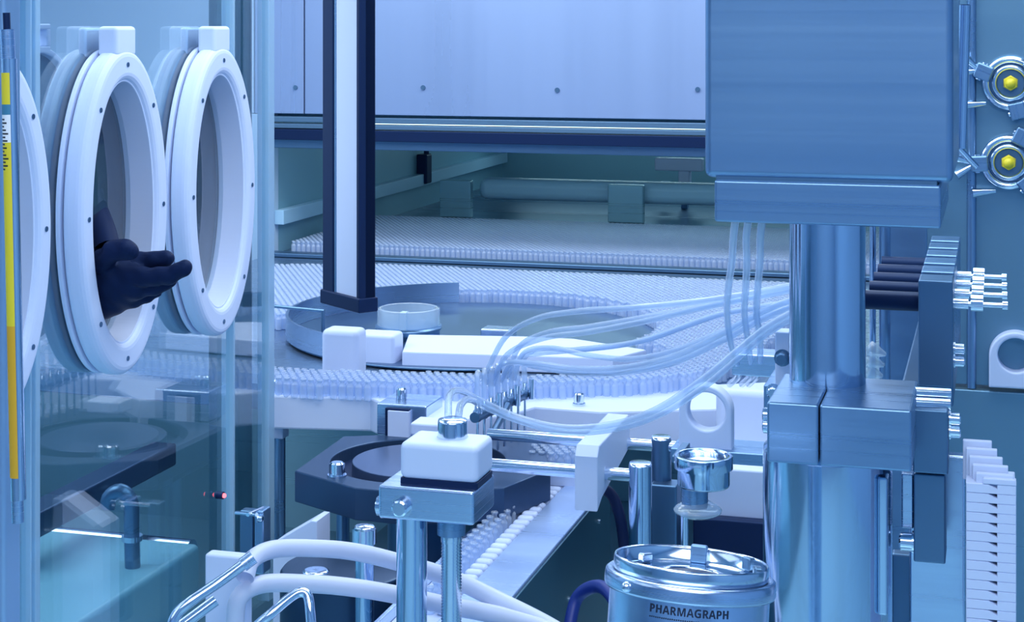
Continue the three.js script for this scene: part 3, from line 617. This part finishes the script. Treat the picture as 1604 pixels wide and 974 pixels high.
function holedBracket(xl, xr, yt, yb, hx, hy, hr, d, th, label) {
  const z = at((xl + xr) / 2, 0, d).z, a = onZ(xl, 0, z).x, b = onZ(xr, 0, z).x, m = (xl + xr) / 2, y0 = onZ(m, yb, z).y, y1 = onZ(m, yt, z).y, w = b - a, R = w / 2;
  const s = new THREE.Shape(); s.moveTo(a, y0); s.lineTo(b, y0); s.lineTo(b, y1 - R); s.absarc((a + b) / 2, y1 - R, R, 0, PI, false); s.lineTo(a, y0);
  const hp = onZ(hx, hy, z), h = new THREE.Path(); h.absarc(hp.x, hp.y, hr / F * d, 0, 2 * PI); s.holes.push(h);
  const g = new THREE.ExtrudeGeometry(s, { depth: th - 0.006, bevelEnabled: true, bevelSize: 0.003, bevelThickness: 0.003, bevelOffset: -0.003, bevelSegments: 3, curveSegments: 32 }); g.translate(0, 0, z - th + 0.003);
  return solo('eye_bracket', g, M.white, label, 'bracket');
}
holedBracket(1063, 1146, 604, 706, 1106, 645, 30, 2.52, 0.03, 'white round-topped bracket with a large hole beside the steel column');
holedBracket(1549, 1634, 521, 609, 1591, 557, 27, 2.55, 0.035, 'white round-topped bracket with a large hole at the right picture edge');
solo('bracket_ledge', pbox(1050, 1204, 707, 726, 2.5, 0.08, 0.002), M.steel, 'flat steel ledge under the white holed bracket beside the column', 'ledge');
solo('white_box', pbox(1095, 1215, 735, 812, 2.72, 0.2, 0.004), M.white, 'plain white box standing behind the probe cup', 'box');
solo('dark_box', pbox(1085, 1215, 815, 1000, 2.7, 0.2, 0.004), M.black, 'black box low behind the round sampler under the white box', 'box');
solo('plastic_plate', pbox(1120, 1215, 612, 704, 2.9, 0.03, 0.012), M.white, 'white rounded end plate between the holed bracket and the column', 'plate');
// ================================================================== SAMPLER
{
  const t = thing('air_sampler', 'round brushed steel air sampler with lettering in the front, bottom edge', 'sampler');
  const D = 1.55, k = D / F, p = at(1083, 878, D);
  const R = 121 * k;
  part('lid_ring', lathe([[R * 0.86, -0.012], [R * 0.955, -0.012], [R, -0.010], [R, 0.0], [R * 0.985, 0.002], [R * 0.96, 0.0], [R * 0.95, -0.01], [R * 0.86, -0.012]], p, 72), M.chrome, t);
  part('inlet_plate', lathe([[R * 0.94, -0.012], [R * 0.6, -0.011], [R * 0.42, -0.0108], [R * 0.40, -0.0125]], p, 72), M.column, t);
  part('inlet_shade', lathe([[R * 0.41, -0.0118], [0, -0.0118]], p, 48), M.black, t, 'black disc painting the shade inside the round inlet');  // flat black disc stands in for the shade in the inlet
  part('neck', lathe([[R * 0.985, -0.0105], [R * 0.98, -0.03]], p, 72), M.darkSteel, t);
  const yc = -0.012;
  part('collar', lathe([[R * 0.99, yc], [R * 1.06, yc + 0.002], [R * 1.095, yc], [R * 1.105, yc - 0.004], [R * 1.105, yc - 0.011], [R * 1.09, yc - 0.0135], [R * 1.02, yc - 0.0145]], p, 72), M.steelPale, t);
  part('body', lathe([[R * 1.03, yc - 0.0135], [R * 1.03, DECK - p.y], [0, DECK - p.y]], p, 72), M.steelPale, t);
  const side = Math.atan2(-p.x, -p.z);
  const lug = (a, r, y, w, h) => { const g = box(-w / 2, w / 2, 0, h, -0.004, 0.004, 0.002); g.rotateY(a); g.translate(p.x + r * Math.sin(a), p.y + y, p.z + r * Math.cos(a)); return g; };
  part('locating_lug', lug(side + PI - 0.12, R * 0.9, -0.012, 0.016, 0.017), M.steel, t);
  part('locating_lug', lug(side + PI - 0.95, R * 0.93, -0.010, 0.012, 0.012), M.darkSteel, t);
  part('locating_lug', lug(side + PI - 1.5, R * 0.86, -0.010, 0.014, 0.01), M.darkSteel, t);
  part('locating_lug', lug(side - PI + 0.85, R * 0.8, -0.011, 0.014, 0.008), M.steelPale, t);
  const sa = side - 0.80; const sg = new THREE.SphereGeometry(0.005, 14, 10); sg.translate(p.x + R * 1.105 * Math.sin(sa), p.y + yc - 0.007, p.z + R * 1.105 * Math.cos(sa)); part('ball_plunger', sg, M.chrome, t);
  const cv = document.createElement('canvas'); cv.width = 1024; cv.height = 320; const cx = cv.getContext('2d');
  cx.clearRect(0, 0, 1024, 320); cx.fillStyle = '#10203c'; cx.textAlign = 'center'; cx.font = 'bold 132px sans-serif'; cx.textBaseline = 'middle';
  const tw = cx.measureText('PHARMAGRAPH').width; cx.save(); cx.translate(512, 80); cx.scale(1000 / tw, 1); cx.fillText('PHARMAGRAPH', 0, 0); cx.restore();
  cx.globalAlpha = 0.75; for (let x = 20; x < 1000; x += 26) cx.fillRect(x, 168 + (x % 3), 18, 16);
  cx.globalAlpha = 1; cx.font = 'bold 90px sans-serif'; cx.fillText('AS', 300, 268);
  const ct = new THREE.CanvasTexture(cv); ct.colorSpace = THREE.SRGBColorSpace;
  const rb = R * 1.034, lt = Math.asin(0.49), lh = 2 * lt * rb * 320 / 1024;
  const lg = new THREE.CylinderGeometry(rb, rb, lh, 40, 1, true, side - lt, 2 * lt); lg.translate(p.x, p.y + yc - 0.0145 - lh / 2, p.z);
  part('lettering', lg, new THREE.MeshStandardMaterial({ map: ct, transparent: true, roughness: 0.5 }), t, 'dark printed lettering');
  settle(t);
  const q = p.clone().sub(t.position); t.rotation.set(-0.15, 0, -0.038); t.position.copy(p).sub(q.applyEuler(t.rotation));   // leans back a little, as in the photo
}
// ================================================================== STEEL CABINET AND COLUMN
const DB = 1.75, zBox = at(1300, 300, DB).z;
{
  const t = thing('steel_cabinet', 'large brushed steel cabinet hanging above the steel column', 'cabinet');
  const x0 = onZ(1103, 0, zBox).x, x1 = onZ(1493, 0, zBox).x, yb = onZ(1300, 283, zBox).y;
  part('housing', box(x0, x1, yb, CEIL, zBox - 0.3, zBox, 0.008), M.steel, t);
  part('tray', box(onZ(1119, 0, zBox).x, onZ(1474, 0, zBox).x, onZ(1300, 353, zBox).y, yb - 0.002, zBox - 0.28, zBox + 0.001, 0.003), M.steel, t);
  part('dark_joint', box(x0 + 0.012, x1 - 0.016, yb - 0.004, yb + 0.003, zBox - 0.28, zBox - 0.003, 0.0005), M.darkSteel, t);  // dark steel strip in the joint between housing and tray
  settle(t);
}
{
  const d = 2.05, t = thing('open_tube', 'upright open steel tube along the right side of the steel cabinet', 'tube');
  const a = at(1511, 8, d), b = at(1504, 232, d), r = 9.5 / F * d;
  part('tube', [rod(a, b, r, 24)], M.column, t); part('bore', rod(a.clone().add(V(0, -0.002, 0)), a.clone().add(V(0, 0.0008, 0)), r * 0.82, 20), M.black, t, 'black disc painting the shade inside the open end');  // flat black disc paints the shade inside the tube end
  part('fitting', rod(at(1502, 232, d), at(1530, 262, d), 0.004, 12), M.chrome, t);
  part('side_strip', pbox(1494, 1503, -60, 240, d + 0.01, 0.02, 0.002), M.steel, t); settle(t);
}
{
  const t = thing('steel_column', 'polished steel lift column with a square clamp block at mid height', 'column');
  const xcol = at(1296, 500, 1.86), k = 1.86 / F;
  const yTop = onZ(1300, 350, zBox).y, bz = zBox + 0.01, y1 = onZ(1300, 635, bz).y, y0 = onZ(1300, 731, bz).y;
  part('tube', rod(V(xcol.x, y1 - 0.02, xcol.z), V(xcol.x, yTop - 0.0, xcol.z), 59 * k, 48), M.column, t);
  const lr = 100 * k; part('sleeve_tube', lathe([[0, DECK], [lr, DECK], [lr, y0 - 0.014], [lr * 0.985, y0 - 0.009], [lr * 0.86, y0 - 0.004], [lr * 0.84, y0 + 0.0], [0, y0]], V(xcol.x, 0, xcol.z), 64), M.column, t);
  const xa = onZ(1201, 0, bz).x, xm = onZ(1283, 0, bz).x, xb = onZ(1428, 0, bz).x;
  part('clamp_block', box(xa, xm - 0.0006, y0, y1, bz - 0.15, bz, 0.003), M.steel, t); part('clamp_block', box(xm + 0.0006, xb, y0, y1, bz - 0.15, bz, 0.003), M.steel, t);
  const sl = at(1384, 860, 1.80); part('guide_strip', box(sl.x - 9 * k, sl.x + 6 * k, at(1384, 965, 1.80).y, at(1384, 748, 1.80).y, sl.z - 0.03, sl.z, 0.003), M.column, t);
  for (const y of [667, 684]) bolt(t, V(xa, onZ(1201, y, bz).y, bz - 0.05), '-x', 0.0085, 0.008);
  settle(t);
}
for (const [x, r, m, l] of [[1367, 5, M.column, 'thin polished rod close beside the steel column'], [1386, 9, M.steel, 'thicker steel rod standing second to the right of the column']]) {
  const a = at(x, 345, 2.42), b = at(x, 610, 2.42); solo('steel_rod', rod(V(b.x, DECK, b.z), V(a.x, a.y + 0.02, a.z), r / F * 2.42, 18), m, l, 'rod');
}
{
  const t = thing('mounting_bracket', 'dark steel bracket plate bolted right of the clamp block', 'bracket');
  part('plate', pbox(1430, 1485, 642, 742, 1.80, 0.05, 0.002), M.darkSteel, t); part('plate', pbox(1431, 1481, 743, 882, 1.815, 0.05, 0.002), M.darkSteel, t);
  const z = at(1458, 700, 1.80).z, x = onZ(1486, 0, z).x;
  for (const y of [662, 682]) bolt(t, V(x, onZ(1486, y, z).y, z - 0.02), 'x', 0.0072, 0.009);
  const zz = at(1430, 855, 1.815).z; bolt(t, V(onZ(1431, 0, zz).x, onZ(1431, 858, zz).y, zz - 0.02), '-x', 0.010, 0.012);
  part('spacer', rod(at(1433, 614, 1.83), at(1488, 617, 1.83), 0.0062, 20), M.chrome, t); part('spacer', rod(at(1433, 631, 1.82), at(1487, 634, 1.82), 0.0066, 20), M.chrome, t);
  settle(t);
}
solo('pale_block', pbox(1412, 1431, 742, 828, 1.85, 0.04, 0.002), M.steelPale, 'pale steel block between the lower column and the dark bracket', 'block');
solo('upright_sheet', pbox(1424, 1512, 712, 1040, 1.9, 0.02, 0.003), M.steelPale, 'tall pale steel panel standing left of the white cable chain', 'panel');
solo('cover_plate', pbox(1396, 1470, 870, 1060, 1.93, 0.02, 0.003), M.darkSteel, 'dark low panel right of the lower column', 'panel');
// pump heads behind the column: plates receding, each with a black rod, nuts and a pin
{
  const t = thing('pump_manifold', 'row of dark pump plates with black rods, bright nuts and pins right of the column', 'pump');
  const yT = at(1466, 440, 2.0).y, x0 = at(1438, 0, 2.0).x, x1 = at(1493, 0, 2.0).x, z0 = at(1466, 500, 2.0).z;
  const yr = at(1400, 480, 2.0).y, xl = at(1352, 0, 2.02).x;
  for (let k = 0; k < 6; k++) {
    const z = z0 - k * 0.078;
    part('pump_plate', box(x0, x1, at(1466, 606, 2.0).y, yT, z - 0.055, z, 0.002), k ? M.steel : M.darkSteel, t);
    if (k < 5) part('black_rod', rod(V(xl, yr, z - 0.03), V(x0 + 0.005, yr, z - 0.03), 0.0115, 18), M.black, t);
    if (k < 4) {
      const n1 = rod(V(x1, yr, z - 0.03), V(x1 + 0.017, yr, z - 0.03), 0.0068, 6), n2 = rod(V(x1 + 0.02, yr + 0.002, z - 0.03), V(x1 + 0.034, yr + 0.002, z - 0.03), 0.011, 6);
      part('nut', n1, M.chrome, t); part('nut', n2, M.chrome, t); part('pin', rod(V(x1 + 0.015, yr, z - 0.03), V(x1 + 0.058, yr, z - 0.03), 0.0032, 12), M.chrome, t); part('pin_head', rod(V(x1 + 0.056, yr, z - 0.03), V(x1 + 0.062, yr, z - 0.03), 0.0055, 10), M.chrome, t);
    }
  }
  for (const y of [552, 571]) bolt(t, V(x1, at(1500, y, 2.0).y, z0 - 0.03), 'x', 0.0072, 0.010);
  part('base', box(x0 - 0.02, x1, at(1466, 640, 2.0).y, at(1466, 605, 2.0).y, z0 - 0.46, z0 - 0.01, 0.003), M.darkSteel, t);
  settle(t);
}
solo('backing_sheet', pbox(1392, 1452, 340, 990, 2.52, 0.02, 0.002), M.steel, 'plain steel panel seen between the column and the pump plates', 'panel');
for (let i = 0; i < 4; i++) {  // four cone shapes stacked beside the column
  const p = at(1354, 548 + i * 17, 2.12), r = 0.0105; solo('translucent_cone', lathe([[0.0, -r], [r, -r * 0.6], [r * 0.9, 0], [r * 0.25, r * 1.4], [0, r * 1.5]], V(0, 0, 0), 20).rotateZ(-PI / 2 - 0.3).translate(p.x + 0.012 - i * 0.002, p.y, p.z), M.acrylic, ['topmost', 'second from top', 'third from top', 'lowest'][i] + ' of the translucent cones beside the steel column', 'cone_shape');
}
// white cable chain
{
  const t = thing('cable_chain', 'white plastic cable chain of stacked links at lower right', 'cable chain');
  const d = 1.76, z = at(1555, 850, d).z, a = onZ(1513, 0, z).x, b = onZ(1592, 0, z).x, Wd = b - a;
  const yt = onZ(1570, 760, z).y, h = 15.2 / F * d;
  const s = new THREE.Shape([[0, 0], [Wd, 0], [Wd, h], [0.62 * Wd, h], [0.62 * Wd, h * 0.55], [0.44 * Wd, h * 0.97], [0, h * 0.99]].map(([x, y]) => new THREE.Vector2(x, y)));
  const g = new THREE.ExtrudeGeometry(s, { depth: 0.03, bevelEnabled: true, bevelSize: 0.0006, bevelThickness: 0.0012, bevelOffset: -0.0006, bevelSegments: 1 });
  for (let i = 0; i < 20; i++) { const m = part('link', g, M.white, t); m.position.set(a, yt - (i + 1) * h, z - 0.032); }
  part('spine', box(a + 0.002, b - 0.001, yt - 20 * h, yt, z - 0.06, z - 0.0315, 0.001), M.white, t);
  part('top_wedge', prism([V(b, 0, z), V(b - 0.02, 0, z - 0.055), V(b - 0.034, 0, z - 0.055), V(b - 0.033, 0, z)], yt, yt + 0.006, 0.001), M.white, t);
  for (let i = 0; i < 5; i++) part('link', box(a - 0.004 + i * 0.0035, a + 0.026 + i * 0.0055, yt - 0.01, yt + 0.032 - i * 0.0058, z - 0.06 + i * 0.011, z - 0.051 + i * 0.011, 0.001), M.white, t);
  settle(t);
}
// sanitary clamps on the partition
function triClamp(px, py, tilt, label) {
  const d = 2.57, p = at(px, py, d), t = thing('pipe_clamp', label, 'clamp');
  const tor = (R, r, z) => { const g = new THREE.TorusGeometry(R, r, 14, 48); g.translate(0, 0, z); return g; };
  part('ring', tor(0.036, 0.006, 0.012), M.chrome, t); part('inner_ring', tor(0.024, 0.004, 0.014), M.chrome, t);
  part('back_plate', [new THREE.CylinderGeometry(0.036, 0.038, 0.012, 40).rotateX(PI / 2).translate(0, 0, 0.004)], M.darkSteel, t);
  const kn = new THREE.CylinderGeometry(0.010, 0.012, 0.014, 6).rotateX(PI / 2).translate(0, 0, 0.024); part('yellow_knob', [kn, new THREE.SphereGeometry(0.0078, 14, 10).translate(0, 0, 0.03)], M.yellow, t, 'bright yellow knob');
  for (const a of [tilt, tilt + 2.2, tilt + 4.2]) {
    const c = Math.cos(a), s = Math.sin(a);
    const lg = part('lug', new RoundedBoxGeometry(0.026, 0.024, 0.022, 2, 0.003).rotateZ(a).translate(0.043 * c, 0.043 * s, 0.012), M.steel, t);
    part('lug_bolt', rod(V(0.046 * c - 0.014 * s, 0.046 * s + 0.014 * c, 0.014), V(0.046 * c + 0.014 * s, 0.046 * s - 0.014 * c, 0.014), 0.0042, 12), M.chrome, lg);
  }
  const wing = (a, b) => rod(V(0.048 * Math.cos(a), 0.048 * Math.sin(a), 0.016), V(0.048 * Math.cos(a) + 0.034 * Math.cos(b), 0.048 * Math.sin(a) + 0.034 * Math.sin(b), 0.022), 0.003, 12, 0.0075);
  part('wing', wing(tilt, tilt + 0.5), M.chrome, t); part('wing', wing(tilt, tilt - 0.35), M.chrome, t);
  part('wing', wing(tilt + 1.1, PI + 0.1), M.chrome, t); 
  t.position.copy(V(p.x, p.y, at(1500, 300, 2.6).z)); return t;
}
triClamp(1583, 130, 2.75, 'chrome pipe clamp with a yellow knob on the right steel wall, the upper of two');
triClamp(1580, 254, 3.2, 'chrome pipe clamp with a yellow knob on the right steel wall, the lower of two');

// ================================================================== FILLING NEEDLES AND TUBING
const needleTop = [];
for (let i = 0; i < 8; i++) {
  const f = i / 7, p = at(748 + 74 * f, 648 - 34 * f, 2.72 + 0.2 * f); needleTop.push(p);
  const t = thing('filling_needle', ['first', 'second', 'third', 'fourth', 'fifth', 'sixth', 'seventh', 'eighth'][i] + ' steel filling needle, counted from the steel knob, under the tube bundle', 'needle');
  part('hub', lathe([[0, 0], [0.005, 0.0], [0.0075, 0.004], [0.0075, 0.016], [0.005, 0.019], [0.0042, 0.03], [0, 0.03]], V(p.x, p.y - 0.012, p.z), 16), M.chrome, t);
  part('shaft', rod(V(p.x, p.y - 0.075, p.z), V(p.x, p.y - 0.011, p.z), 0.0022, 10), M.chrome, t); settle(t);
}
{
  const a = needleTop[0], b = needleTop[7], dir = b.clone().sub(a); const t = thing('needle_holder', 'dark steel bar with knurled screws holding the filling needles', 'holder');
  const e0 = a.clone().addScaledVector(dir, -0.06), e1 = b.clone().addScaledVector(dir, 0.06);
  part('bar', [rod(e0.clone().add(V(0, -0.004, 0.0)), e1.clone().add(V(0, -0.004, 0.0)), 0.0085, 14)], M.darkSteel, t);
  for (const f of [0.35, 0.72, 1.04]) { const p = a.clone().addScaledVector(dir, f); part('screw', rod(V(p.x + 0.012, p.y - 0.01, p.z + 0.01), V(p.x + 0.012, p.y + 0.024, p.z + 0.01), 0.0052, 12), M.chrome, t); }
  const m = a.clone().addScaledVector(dir, 0.5); part('bracket', rod(V(m.x + 0.01, m.y - 0.004, m.z), V(m.x + 0.02, onZ(900, 689, zB).y, zB), 0.006, 12), M.darkSteel, t); settle(t);
}
const TR_ = 0.0045;
const tubePaths = [
  [[1262, 443, 2.15], [1190, 457, 2.2], [1100, 471, 2.3], [1000, 481, 2.4], [900, 488, 2.55], [840, 499, 2.65], [790, 530, 2.74], [757, 590, 2.78]],
  [[1262, 449, 2.17], [1190, 464, 2.22], [1100, 482, 2.32], [1010, 503, 2.44], [920, 520, 2.58], [850, 530, 2.68], [795, 555, 2.76], [765, 600, 2.8]],
  [[1262, 462, 2.15], [1200, 485, 2.2], [1130, 523, 2.28], [1060, 556, 2.36], [980, 575, 2.48], [900, 577, 2.6], [830, 568, 2.7], [785, 572, 2.78], [770, 605, 2.81]],
  [[1262, 472, 2.17], [1200, 497, 2.22], [1130, 534, 2.3], [1060, 566, 2.38], [980, 583, 2.5], [900, 584, 2.62], [840, 574, 2.72], [800, 570, 2.8], [782, 600, 2.84]],
  [[1262, 446, 2.2], [1190, 461, 2.26], [1110, 478, 2.36], [1010, 497, 2.5], [920, 512, 2.62], [860, 520, 2.72], [812, 545, 2.82], [793, 592, 2.86]],
  [[1262, 468, 2.2], [1200, 490, 2.26], [1130, 520, 2.34], [1060, 548, 2.44], [990, 562, 2.55], [920, 556, 2.68], [860, 545, 2.78], [818, 556, 2.86], [803, 596, 2.88]],
];
const tubeNames = ['highest tube in the sweep, starting left end nearest the knob', 'second highest tube in the sweep', 'front tube of the sagging middle pair', 'rear tube of the sagging middle pair', 'hidden tube running just under the highest one', 'tube arching to the right needles of the bundle'];
tubePaths.forEach((q, i) => {
  const pts = q.map((a) => at(...a)); const n = needleTop[i]; pts.push(V(n.x, n.y + 0.065, n.z), V(n.x, n.y + 0.04, n.z), V(n.x, n.y + 0.017, n.z));
  solo('silicone_tube', hosePipe(pts, TR_, 110, 12), M.tubing, 'clear silicone tube, ' + tubeNames[i], 'tube', undefined);
});
const low = [[[1262, 478, 2.13], [1200, 513, 2.16], [1150, 553, 2.18], [1100, 594, 2.2], [1030, 640, 2.24], [960, 664, 2.3], [880, 669, 2.36], [810, 653, 2.4], [750, 626, 2.36], [722, 612, 2.25], [704, 620, 2.1], [702, 652, 2.0]],
  [[1262, 486, 2.15], [1200, 523, 2.18], [1150, 566, 2.2], [1105, 604, 2.22], [1035, 648, 2.26], [960, 672, 2.32], [880, 676, 2.38], [815, 660, 2.42], [765, 640, 2.4], [738, 626, 2.3], [722, 634, 2.12], [718, 652, 2.0]]];
low.forEach((q, i) => solo('silicone_tube', hosePipe(q.map((a) => at(...a)), TR_, 120, 12), M.tubing, i ? 'clear silicone tube of the lowest sagging pair, lower strand into the steel knob' : 'clear silicone tube of the lowest sagging pair, upper strand into the steel knob', 'tube'));
for (const i of [6, 7]) { const n = needleTop[i]; solo('silicone_tube', hosePipe([at(1240, 455 + i * 3, 2.3), at(1130, 492, 2.45), at(1000, 535, 2.62), at(900, 548, 2.76), at(840, 548 + (i - 6) * 6, 2.88), V(n.x, n.y + 0.06, n.z), V(n.x, n.y + 0.017, n.z)], TR_, 100, 12), M.tubing, i === 6 ? 'clear silicone tube to the seventh needle from the knob' : 'clear silicone tube to the last needle from the knob', 'tube'); }
[[1152, 1141, 0], [1172, 1168, 1], [1194, 1187, 2]].forEach(([x0, x1, i]) => solo('drop_tube', hosePipe([at(x0, 345, 1.95), at(x0 - 3, 370, 1.98), at((x0 + x1) / 2, 410, 2.05), at(x1, 450, 2.12), at(x1 - 2, 490, 2.2), at(x1 + 4, 540, 2.3), at(x1 + 16 - i * 8, 585, 2.4), at(x1 + 2 - i * 8, 602, 2.5)], 0.0046, 70, 12), M.tubing, ['left', 'middle', 'right'][i] + ' of the three clear tubes dropping from under the steel cabinet', 'tube'));
{
  const t = thing('tube_bracket', 'small steel bracket with nuts holding tubes at the left of the column', 'bracket');
  part('plate', pbox(1146, 1228, 556, 590, 2.35, 0.05, 0.002), M.steelPale, t); part('post', pbox(1214, 1236, 520, 612, 2.2, 0.03, 0.002), M.white, t);
  bolt(t, at(1226, 560, 2.18), 'z', 0.009, 0.012, M.darkSteel); bolt(t, at(1212, 612, 2.18), 'z', 0.008, 0.012); part('foot', pbox(1196, 1232, 604, 645, 2.22, 0.12, 0.002), M.steel, t); settle(t);
}
// black hose and blue cable in the dark at the foot of the conveyor
solo('black_hose', hosePipe([at(940, 762, 2.62), at(958, 775, 2.6), at(970, 805, 2.58), at(978, 860, 2.56), at(980, 940, 2.5), at(980, 1000, 2.45)], 0.0085, 50, 12), M.blackRubber, 'black hose curving down beside the conveyor end', 'hose');
solo('blue_cable', hosePipe([at(890, 990, 2.3), at(905, 935, 2.32), at(935, 918, 2.3), at(962, 940, 2.25), at(975, 1000, 2.2)], 0.009, 50, 12), M.blueCable, 'dark blue cable looped low between conveyor and sampler', 'cable');

renderer.render(scene, camera);
